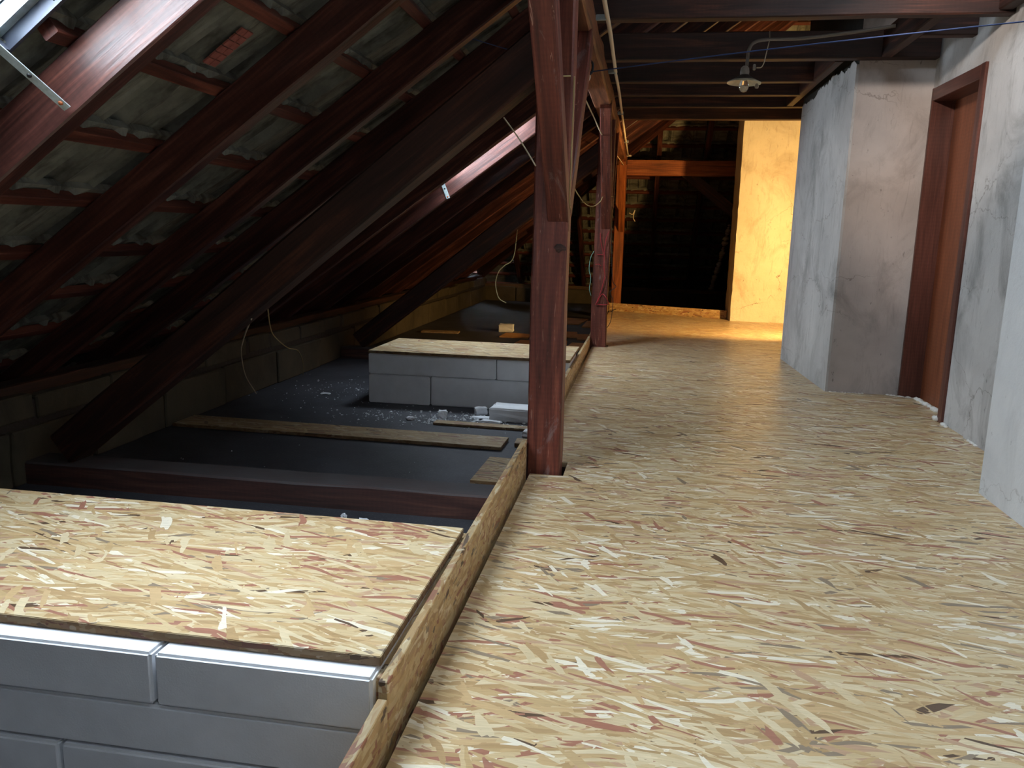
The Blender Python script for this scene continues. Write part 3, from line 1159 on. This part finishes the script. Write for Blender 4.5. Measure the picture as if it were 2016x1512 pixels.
foam_piece(-0.72, 5.12, 0.46, 0.20, 0.085, R(-3), 'largest loose foam block, lying just left of the nearest post', 1)
foam_piece(-1.045, 5.20, 0.085, 0.06, 0.05, R(20), 'lumpy foam piece just left of the largest loose foam block', 2)
foam_piece(-1.265, 5.02, 0.062, 0.05, 0.052, R(10), 'small upright foam cube at the left end of the crumb trail', 3)
foam_piece(-0.60, 4.68, 0.14, 0.10, 0.04, R(-10), 'white foam piece peeking out behind the nearest post', 4)
foam_piece(-1.10, 3.035, 0.055, 0.03, 0.028, R(-15), 'white foam lump between the near floor beam and the near OSB sheet', 5)
foam_piece(-1.21, 3.09, 0.022, 0.02, 0.024, R(25), 'tiny foam bit left of the foam lump by the near floor beam', 6)
foam_piece(-0.63, 3.09, 0.018, 0.018, 0.018, R(5), 'tiny foam bit beside the edge board in front of the near floor beam', 7)
foam_piece(-1.02, 5.08, 0.13, 0.05, 0.012, R(-8), 'flat foam shard beside the lumpy foam piece', 8)
foam_piece(-0.93, 4.98, 0.14, 0.06, 0.014, R(-14), 'flat foam shard in front of the largest loose foam block', 9)
foam_piece(-1.46, 4.93, 0.05, 0.035, 0.02, R(30), 'small foam bit left of the upright foam cube', 10)
foam_piece(-1.67, 9.86, 0.18, 0.16, 0.09, R(4), 'white foam block alone on the far lower floor', 11)
foam_piece(-2.30, 5.55, 0.07, 0.03, 0.012, R(12), 'thin foam scrap near the foot of the hanging cords', 12)

# crumbs: beyond counting
rr = random.Random(42)
vs, fs = [], []
def crumb(x, y, s_, z=LOW):
    b0 = len(vs)
    for _ in range(1):
        pts = [(1, 0, 0), (-0.5, 0.87, 0), (-0.5, -0.87, 0), (0.2, 0.1, 1.1), (0, 0, -0.3)]
        a_ = rr.uniform(0, 6.28)
        q1, q2 = rr.uniform(0.6, 1.5), rr.uniform(0.5, 1.2)
        for (px, py, pz) in pts:
            X, Y = px * math.cos(a_) - py * math.sin(a_), px * math.sin(a_) + py * math.cos(a_)
            vs.append((x + X * s_ * q1, y + Y * s_, z + (pz + 0.3) * s_ * q2 * 0.7))
    fs.extend([(b0, b0 + 1, b0 + 3), (b0 + 1, b0 + 2, b0 + 3), (b0 + 2, b0, b0 + 3), (b0 + 1, b0, b0 + 4), (b0 + 2, b0 + 1, b0 + 4), (b0, b0 + 2, b0 + 4)])
for _ in range(330):
    crumb(rr.gauss(-1.40, 0.34), rr.gauss(5.02, 0.12), abs(rr.gauss(0.003, 0.004)) + 0.001)
for _ in range(220):
    crumb(rr.gauss(-0.98, 0.11), rr.gauss(5.06, 0.07), abs(rr.gauss(0.006, 0.006)) + 0.002)
for _ in range(90):
    crumb(rr.gauss(-1.28, 0.035), rr.gauss(4.93, 0.04), abs(rr.gauss(0.005, 0.005)) + 0.002)
for _ in range(200):
    crumb(rr.gauss(-2.25, 0.25), rr.gauss(5.75, 0.3), abs(rr.gauss(0.0025, 0.002)) + 0.0012)
for _ in range(70):
    crumb(rr.uniform(-2.4, -0.6), rr.uniform(3.5, 6.2), abs(rr.gauss(0.002, 0.002)) + 0.001)
o = link('foam_crumbs', mesh_from('foam_crumbs', vs, fs), M['eps_crumb'])
tag(o, 'scatter of tiny white foam crumbs on the dark lower floor', 'crumbs', kind='stuff')
vs, fs = [], []
for (x, y, s_) in ((0.50, 2.62, 0.006), (1.47, 1.9, 0.003), (1.25, 2.0, 0.003), (1.3, 4.6, 0.003), (1.05, 3.7, 0.004), (0.9, 3.72, 0.003),
                   (1.12, 3.68, 0.0035), (1.18, 3.66, 0.003), (1.02, 5.0, 0.003), (0.9, 1.5, 0.003), (1.2, 1.62, 0.003)):
    crumb(x, y, s_, 0.0)
o = link('foam_crumbs', mesh_from('foam_crumbs', vs, fs), M['eps_crumb'])
tag(o, 'few white foam specks on the OSB walkway', 'crumbs', kind='stuff')

# white foam squeezed out along the foot of the right-hand walls
def bead(name, pts, r, lb, n=26, seed=1):
    r_ = random.Random(seed)
    bm = bmesh.new()
    P = [Vector(p) for p in pts]
    tot = sum((P[i + 1] - P[i]).length for i in range(len(P) - 1))
    for k_i in range(n):
        d = tot * (k_i + r_.uniform(-0.3, 0.3)) / n
        q = P[0]
        for i in range(len(P) - 1):
            l_ = (P[i + 1] - P[i]).length
            if d <= l_:
                q = P[i].lerp(P[i + 1], max(0, d / l_))
                break
            d -= l_
        s_ = r * r_.uniform(0.4, 1.25)
        res = bmesh.ops.create_icosphere(bm, subdivisions=1, radius=1)
        for v in res['verts']:
            k2 = 1 + 0.3 * noise.noise(v.co * 2 + Vector((k_i, seed, 0)))
            v.co = Vector((v.co.x * s_ * k2 * 1.2, v.co.y * s_ * k2 * 1.2, v.co.z * s_ * k2 * 0.8)) + q
    me = bpy.data.meshes.new(name)
    bm.to_mesh(me)
    bm.free()
    o = link(name, me, M['foam'], smooth=True)
    return tag(o, lb, 'foam', 'white foam along the foot of the walls')


bead('foam_bead', [(1.28, 5.545, 0.0), (1.50, 5.545, 0.0)], 0.008, 'thin white foam seam at the foot of the grey stack', 22, 1)
bead('foam_bead', [(1.64, 5.54, 0.0), (1.71, 5.50, 0.002), (1.79, 5.46, 0.002)], 0.010, 'white foam bits at the left corner of the door frame', 16, 2)
bead('foam_bead', [(1.79, 5.44, 0.004), (1.79, 5.1, 0.006), (1.785, 4.84, 0.004)], 0.018, 'thick white foam seam along the door threshold', 26, 3)
bead('foam_bead', [(1.705, 4.85, 0.012), (1.70, 4.78, 0.012)], 0.022, 'white foam lump at the right foot of the door frame', 4, 4)
bead('foam_bead', [(1.70, 4.70, 0.004), (1.695, 4.62, 0.002)], 0.012, 'small white foam dab just right of the door frame', 5, 5)
bead('foam_bead', [(1.70, 4.33, 0.002), (1.695, 4.20, 0.002)], 0.009, 'white foam streak near the corner of the pale wall', 9, 6)

bead('foam_seam', [(1.285, 13.15, 1.20), (1.26, 13.8, 0.72), (1.20, 14.75, 0.08)], 0.045, 'ragged pale foam seam running down the far slope beside the bright stack', 34, 7)
# square brown pads laid on the far lower floor
BP = [(-1.47, 9.42, 0.34, 0.36, 'brown square pad, nearest one left of the first post'),
      (-1.20, 8.85, 0.34, 0.30, 'brown square pad in the front row left of the first post'),
      (-1.33, 11.1, 0.36, 0.5, 'brown square pad farthest to the left behind the first post'),
      (-1.22, 10.2, 0.3, 0.3, 'brown square pad just right of the lone foam block'),
      (-0.98, 11.3, 0.36, 0.75, 'brown square pad in the back row, left of the middle post'),
      (-0.62, 11.0, 0.30, 0.75, 'brown square pad in the back row, touching the middle post'),
      (-0.92, 9.72, 0.32, 0.55, 'brown square pad in the middle row, left one'),
      (-0.62, 9.55, 0.26, 0.5, 'brown square pad in the middle row, right one'),
      (-0.93, 8.85, 0.24, 0.5, 'brown square pad in the front row, left one by the edge board'),
      (-0.65, 8.72, 0.26, 0.5, 'brown square pad in the front row, right one by the edge board')]
rr = random.Random(4)
for (x, y, sx, sy, lb) in BP:
    o = box('floor_pad', (x, y, LOW + 0.001), (sx, sy, 0.016), M['brown_tile'], R(rr.uniform(-7, 7)), bev=0.002)
    tag(o, lb, 'pad', 'brown pads on the far lower floor')
o = box('timber_offcut', (-2.42, 9.46, LOW + 0.001), (0.46, 0.16, 0.018), M['osb_dusty'], R(5), bev=0.004)
tag(o, 'faint flat timber offcut on the far lower floor behind the far strut', 'board')

# ------------------------------------------------------------------ door
door = empty('door_1', (1.80, (DY0 + DY1) / 2, 0))
tag(door, kind='structure')
FT = 0.065
def dbox(name, x0, x1, y0, y1, z0, z1, mat, lb=None):
    L_ = max(z1 - z0, y1 - y0)
    if z1 - z0 > y1 - y0:
        o = beam(name, ((x0 + x1) / 2, (y0 + y1) / 2, z0), ((x0 + x1) / 2, (y0 + y1) / 2, z1), y1 - y0, x1 - x0, mat, up=(1, 0, 0), parent=door, ch=0.003, wob=0.0)
    else:
        o = beam(name, ((x0 + x1) / 2, y0, (z0 + z1) / 2), ((x0 + x1) / 2, y1, (z0 + z1) / 2), x1 - x0, z1 - z0, mat, parent=door, ch=0.003, wob=0.0)
    if lb:
        o['label'] = lb
    return o


dbox('door_frame', 1.698, 1.86, DY0 + 0.002, DY0 + FT, -0.02, DZ, M['door_frame'], 'near jamb')
dbox('door_frame', 1.698, 1.86, DY1 - 0.030, DY1 - 0.002, -0.02, DZ, M['door_frame'], 'far jamb')
dbox('door_frame', 1.698, 1.86, DY0 + FT + 0.001, DY1 - 0.031, DZ - 0.075, DZ, M['door_frame'], 'head of the frame')
dbox('door_leaf', 1.83, 1.87, DY0 + FT + 0.001, DY1 - 0.031, 0.0, DZ - 0.076, M['door'], 'plain light brown door leaf')

# ------------------------------------------------------------------ skylights
def skylight(idx, x0, x1, y0, y1, lb=True):
    t = empty('window_%d' % idx, ((x0 + x1) / 2, (y0 + y1) / 2, TILE0 + T * (x0 + x1) / 2))
    tag(t, kind='structure')
    bpy.context.view_layer.update()
    h0, h1, th = -0.02, 0.086, 0.012
    bm = bmesh.new()
    def slab(s0_, s1_, u0, u1, a, b):
        ps = []
        for h in (a, b):
            for (u, s_) in ((u0, s0_), (u1, s0_), (u1, s1_), (u0, s1_)):
                ps.append(bm.verts.new(left_frame(u, s_, h)))
        for f in ((0, 1, 2, 3), (7, 6, 5, 4), (0, 4, 5, 1), (1, 5, 6, 2), (2, 6, 7, 3), (3, 7, 4, 0)):
            bm.faces.new([ps[q] for q in f])
    sa, sb = s_of_x(x0), s_of_x(x1)
    slab(sa - th, sa, y0 - th, y1 + th, h0, h1)
    slab(sb, sb + th, y0 - th, y1 + th, h0, h1)
    slab(sa, sb, y0 - th, y0, h0, h1)
    slab(sa, sb, y1, y1 + th, h0, h1)
    # flange lying on the tiles, stops any gap
    slab(sa - 0.12, sa, y0 - 0.12, y1 + 0.12, 0.078, 0.084)
    slab(sb, sb + 0.12, y0 - 0.12, y1 + 0.12, 0.078, 0.084)
    slab(sa, sb, y0 - 0.12, y0, 0.078, 0.084)
    slab(sa, sb, y1, y1 + 0.12, 0.078, 0.084)
    bmesh.ops.recalc_face_normals(bm, faces=bm.faces)
    me = bpy.data.meshes.new('window_frame')
    bm.to_mesh(me)
    bm.free()
    link('window_frame', me, M['sheet'], t)
    # sash rails round the pane
    bm = bmesh.new()
    e = 0.028
    hs = 0.018
    slab(sa, sa + e, y0, y1, hs, hs + 0.02)
    slab(sb - e, sb, y0, y1, hs, hs + 0.02)
    slab(sa + e, sb - e, y0, y0 + e, hs, hs + 0.02)
    slab(sa + e, sb - e, y1 - e, y1, hs, hs + 0.02)
    bmesh.ops.recalc_face_normals(bm, faces=bm.faces)
    me = bpy.data.meshes.new('sash')
    bm.to_mesh(me)
    bm.free()
    link('sash', me, M['galv'], t)
    bm = bmesh.new()
    slab(sa, sb, y0, y1, hs + 0.021, hs + 0.025)
    bmesh.ops.recalc_face_normals(bm, faces=bm.faces)
    me = bpy.data.meshes.new('pane')
    bm.to_mesh(me)
    bm.free()
    link('pane', me, M['glass'], t)
    return t


for i, (x0, x1, y0, y1) in enumerate(SKY):
    t = skylight(i + 1, x0, x1, y0, y1)
    if i == 0:
        # catch with a square knob on the frame
        q0 = left_frame(y1 - 0.002, s_of_x(-1.46), -0.015)
        q1 = q0 + Vector((0.0, -0.035, -0.015))
        q2 = q1 + Vector((-0.02, -0.02, -0.03))
        tube('catch', [q0, q1, q2], 0.006, M['sheet'], t, raw=True)


def strap(pts, w_, th, lb, nrm):
    """flat bar through the points; nrm = outward normal of its wide face"""
    vs, fs = [], []
    nn = Vector(nrm).normalized()
    P = [Vector(p) for p in pts]
    for i, p in enumerate(P):
        d = (P[min(i + 1, len(P) - 1)] - P[max(i - 1, 0)]).normalized()
        sd = d.cross(nn).normalized()
        for a in (-1, 1):
            for b in (-1, 1):
                vs.append(p + sd * a * w_ / 2 + nn * b * th / 2)
    for i in range(len(P) - 1):
        a = i * 4
        for (q, r_) in ((0, 1), (1, 3), (3, 2), (2, 0)):
            fs.append((a + q, a + r_, a + 4 + r_, a + 4 + q))
    fs.append((0, 2, 3, 1))
    b = (len(P) - 1) * 4
    fs.append((b, b + 1, b + 3, b + 2))
    t = empty('metal_strap', P[-1])
    bpy.context.view_layer.update()
    link('bar', mesh_from('bar', vs, fs), M['galv'], t)
    for f in (0.10, 0.55):
        q = P[-1].lerp(P[-2], f)
        me = lathe_mesh('screw', [(0, 0.0045), (0.005, 0.0035), (0.007, 0.0), (0, 0)], 10)
        mw = basis(nn).to_4x4() @ Matrix.Rotation(R(90), 4, 'Y')
        mw.translation = q + nn * th / 2
        link('screw', me, M['post_far'] if f == 0.10 else M['black'], t, mw)
    return tag(t, lb, 'bracket', 'galvanised straps holding the skylights')


# near strap: from the skylight's lower frame down onto the rafter face
strap([(-1.66, 1.60, 1.60), (-1.648, 1.90, 1.435), (-1.565, 2.036, 1.303)], 0.024, 0.003,
      'long galvanised strap from the near skylight to the brightly lit rafter', (0.15, -0.75, -0.6))
strap([(-1.655, 6.25, 1.46), (-1.640, 6.415, 1.40), (-1.585, 6.420, 1.262)], 0.030, 0.003,
      'short galvanised strap on the rafter beside the far skylight', (0, -1, 0.0))

# ------------------------------------------------------------------ pendant lamp on a bent pipe
lamp = empty('pendant_lamp', (0.535, 5.22, 2.0))
tag(lamp, 'old enamel shade lamp with bare bulb hanging from a bent pipe', 'lamp')
bpy.context.view_layer.update()
def lpart(name, prof, z, mat, tilt=0.0, n=28, lb=None):
    mw = Matrix.Translation((0.535, 5.22, z)) @ Matrix.Rotation(tilt, 4, 'Y')
    o = link(name, lathe_mesh(name, prof, n), mat, lamp, mw, smooth=True)
    if lb:
        o['label'] = lb
    return o


sh = lpart('lamp_shade', [(0.026, 0.040), (0.032, 0.030), (0.055, 0.020), (0.075, 0.012), (0.100, 0.000), (0.1005, -0.006), (0.098, -0.004), (0.072, 0.008), (0.03, 0.018), (0.0, 0.02)], 1.925, M['enamel'], R(2))
lpart('lamp_shade_top', [(0.0, 0.045), (0.026, 0.044), (0.034, 0.034), (0.056, 0.0235), (0.072, 0.0150), (0.072, 0.0135), (0.03, 0.028), (0.0, 0.03)], 1.925, M['enamel_top'], R(2), lb='dark dusty top of the shade')
lpart('socket', [(0.0, 0.055), (0.012, 0.054), (0.024, 0.042), (0.027, 0.02), (0.026, 0.0), (0.0, 0.0)], 1.965, M['porcelain'])
lpart('bulb', [(0.0, -0.062), (0.016, -0.058), (0.026, -0.044), (0.0295, -0.028), (0.026, -0.010), (0.016, 0.012), (0.013, 0.03), (0, 0.03)], 1.930, M['bulb'])
lpart('shade_screw', [(0, -0.030), (0.009, -0.028), (0.013, -0.018), (0.010, -0.006), (0.004, 0.0), (0, 0.0)], 1.912, M['porcelain'], n=12).location = (0.61, 5.21, 1.918)
pp = [(0.545, 5.225, 2.018), (0.548, 5.24, 2.06), (0.555, 5.26, 2.12), (0.585, 5.28, 2.165), (0.66, 5.30, 2.185), (0.85, 5.30, 2.188), (1.10, 5.26, 2.205), (1.36, 5.20, 2.228)]
tube('bent_pipe', pp, 0.010, M['grey_pipe'], lamp, sides=10)
tube('lamp_cable', [(0.60, 5.205, 2.005), (0.628, 5.20, 2.008), (0.642, 5.2, 2.04), (0.652, 5.22, 2.09), (0.668, 5.28, 2.15), (0.682, 5.36, 2.20), (0.69, 5.44, 2.265)], 0.0028, M['cord'], lamp)
box('connector_block', (0.587, 5.205, 1.992), (0.016, 0.016, 0.034), M['porcelain'], 0, lamp, 0.003)

# ------------------------------------------------------------------ conduit along the purlin
c0 = empty('conduit', (-0.26, 4.4, 2.09))
tag(c0, 'pale plastic conduit running along the purlin', 'conduit')
bpy.context.view_layer.update()
tube('tube_length', [(-0.247, 3.60, 2.094), (-0.252, 4.05, 2.092), (-0.250, 4.62, 2.088), (-0.256, 5.2, 2.092), (-0.260, 5.75, 2.09)], 0.0115, M['white_plastic'], c0, sides=10)
tube('tube_length', [(-0.262, 5.77, 2.088), (-0.262, 6.5, 2.09), (-0.274, 7.8, 2.09), (-0.286, 9.5, 2.085), (-0.297, 11.4, 2.08)], 0.0105, M['white_plastic'], c0, sides=10)
for (y, z) in ((4.35, 2.09), (5.72, 2.09), (7.6, 2.09), (9.8, 2.085)):
    box('clip', (-0.283, y, z - 0.015), (0.054, 0.02, 0.028), M['galv'], 0, c0, 0.003)
box('conduit_end', (-0.297, 11.44, 2.07), (0.09, 0.03, 0.02), M['white_plastic'], 0, c0, 0.003)

# ------------------------------------------------------------------ cords and lines
def cord(name, pts, r, mat, lb, cat='cord', grp=None, sub=8):
    o = tube(name, pts, r, M[mat], None, 6, sub)
    return tag(o, lb, cat, grp)


hook = empty('wall_hook', (-0.31, 4.25, 1.80))
tag(hook, 'black hook holding the blue line at the brace beside the nearest post', 'hook')
bpy.context.view_layer.update()
tube('hook_wire', [(-0.33, 4.17, 1.80), (-0.325, 4.16, 1.775), (-0.305, 4.16, 1.79), (-0.302, 4.16, 1.825), (-0.318, 4.17, 1.85)], 0.006, M['black'], hook)
tube('hook_tail', [(-0.318, 4.16, 1.785), (-0.315, 4.155, 1.76), (-0.328, 4.15, 1.735)], 0.004, M['cord'], hook)
bl = []
for t in [i / 12 for i in range(13)]:
    p = Vector((-1.315, 3.42, 1.945)).lerp(Vector((-0.325, 4.16, 1.785)), t)
    bl.append(p)
cord('washing_line', bl, 0.0022, 'blue', 'thin blue line stretched from the roof slope to the hook', 'line', sub=1)
bl = []
for t in [i / 16 for i in range(17)]:
    p = Vector((-0.322, 4.16, 1.790)).lerp(Vector((1.395, 3.38, 1.812)), t)
    p.z += 0.008 * math.sin(math.pi * t)
    bl.append(p)
cord('washing_line', bl, 0.0028, 'blue', 'blue line stretched from the hook across to the right-hand wall', 'line', sub=1)
cord('cord', [(-0.566, 3.17, 1.438), (-0.50, 3.16, 1.355), (-0.43, 3.13, 1.255)], 0.0028, 'cord', 'taut pale cord between the near strut and the nearest post', grp='pale cords')
cord('cord', [(-0.372, 4.0, 1.248), (-0.378, 4.5, 1.215), (-0.382, 5.1, 1.190), (-0.378, 5.8, 1.20), (-0.37, 6.5, 1.26), (-0.372, 7.1, 1.337), (-0.30, 7.23, 1.335)], 0.003, 'cord_yellow',
     'sagging pale cord between the nearest and the middle post', grp='pale cords')
cord('cord', [(-0.345, 4.18, 1.74), (-0.350, 4.30, 1.70), (-0.365, 5.3, 1.735), (-0.380, 6.6, 1.775), (-0.36, 8.2, 1.82), (-0.34, 10.0, 1.88), (-0.33, 11.62, 1.93)], 0.004, 'cord',
     'pale cord running from the hook back to the farthest post', grp='pale cords')
cord('cord', [(-1.708, 3.3, 0.60), (-2.012, 3.8, 0.44), (-2.297, 4.3, 0.274), (-2.62, 4.95, 0.01), (-2.79, 5.42, -0.214)], 0.0040, 'cord',
     'pale cord arching from the near strut down to the lower floor, left one', grp='pale cords')
cord('cord', [(-1.640, 3.32, 0.66), (-1.816, 3.7, 0.511), (-1.936, 4.0, 0.418), (-2.10, 4.5, 0.286), (-2.26, 5.0, 0.189), (-2.495, 5.6, 0.0), (-2.766, 6.2, -0.205)], 0.0030, 'cord_yellow',
     'thin cord hanging from the near strut, right one', grp='pale cords')
cord('cord', [(-1.16, 7.33, 1.035), (-1.19, 7.33, 0.78), (-1.275, 7.33, 0.70), (-1.328, 7.33, 0.64), (-1.352, 7.33, 0.53), (-1.32, 7.33, 0.405), (-1.25, 7.33, 0.36)], 0.0045, 'cord_yellow',
     'curved cord dangling from the far strut left of the nearest post', grp='pale cords')
cord('cord', [(-0.318, 3.232, 1.60), (-0.400, 3.236, 1.60)], 0.003, 'cord_yellow', 'cord wound round the nearest post high up', grp='pale cords')
cord('cord', [(-0.305, 3.24, 1.60), (-0.304, 3.24, 1.40), (-0.306, 3.235, 1.15), (-0.306, 3.3, 1.10)], 0.0022, 'cord_yellow', 'thin cord running down the right edge of the nearest post', grp='pale cords')
# coloured wires on the middle post
WG = 'loose coloured wires on the middle post'
yp = 7.236
cord('loose_wire', [(-0.32, yp, 1.04), (-0.345, yp - .01, 0.97), (-0.355, yp, 0.86), (-0.352, yp - .02, 0.72), (-0.342, yp, 0.64), (-0.36, yp, 0.55), (-0.385, yp, 0.46), (-0.41, yp - .01, 0.39)], 0.0035, 'red',
     'long red wire snaking down the middle post', 'wire', WG)
cord('loose_wire', [(-0.40, yp, 0.40), (-0.38, yp - .02, 0.45), (-0.355, yp, 0.48), (-0.32, yp - .03, 0.45), (-0.30, yp - .01, 0.40), (-0.33, yp, 0.385), (-0.42, yp, 0.388)], 0.0035, 'red',
     'red wire knot low on the middle post', 'wire', WG)
cord('loose_wire', [(-0.40, yp, 1.02), (-0.39, yp, 0.94), (-0.372, yp, 0.87), (-0.365, yp, 0.84), (-0.375, yp, 0.83), (-0.42, yp, 0.832)], 0.003, 'red',
     'short hooked red wire near the joint of the middle post', 'wire', WG)
cord('loose_wire', [(-0.43, yp, 0.74), (-0.40, yp - .01, 0.745), (-0.38, yp, 0.73)], 0.003, 'red', 'stub of red wire at mid height of the middle post', 'wire', WG)
cord('loose_wire', [(-0.448, yp + .01, 0.86), (-0.475, yp, 0.80), (-0.485, yp, 0.70), (-0.468, yp, 0.62), (-0.475, yp, 0.52), (-0.458, yp + .01, 0.46)], 0.0035, 'green',
     'pale green wire looping out left of the middle post', 'wire', WG)
cord('loose_wire', [(-0.305, yp, 1.25), (-0.30, yp, 1.0), (-0.285, yp, 0.75), (-0.27, yp, 0.60), (-0.24, yp, 0.55), (-0.29, yp, 0.5), (-0.26, yp, 0.42), (-0.27, yp, 0.25), (-0.30, yp, 0.18)], 0.003, 'black',
     'dark wire hanging down the right side of the middle post', 'wire', WG)
cord('loose_wire', [(-0.295, 10.90, 0.03), (-0.36, 10.82, 0.02), (-0.40, 10.6, 0.01)], 0.006, 'black', 'short black wire end by the corner of the end board', 'wire')
cord('loose_wire', [(-0.25, 11.65, 1.32), (-0.20, 11.64, 1.30), (-0.17, 11.64, 1.36), (-0.19, 11.64, 1.26), (-0.16, 11.64, 1.20)], 0.006, 'cord', 'curly pale wire end beside the farthest post', 'wire')

bpy.context.view_layer.update()
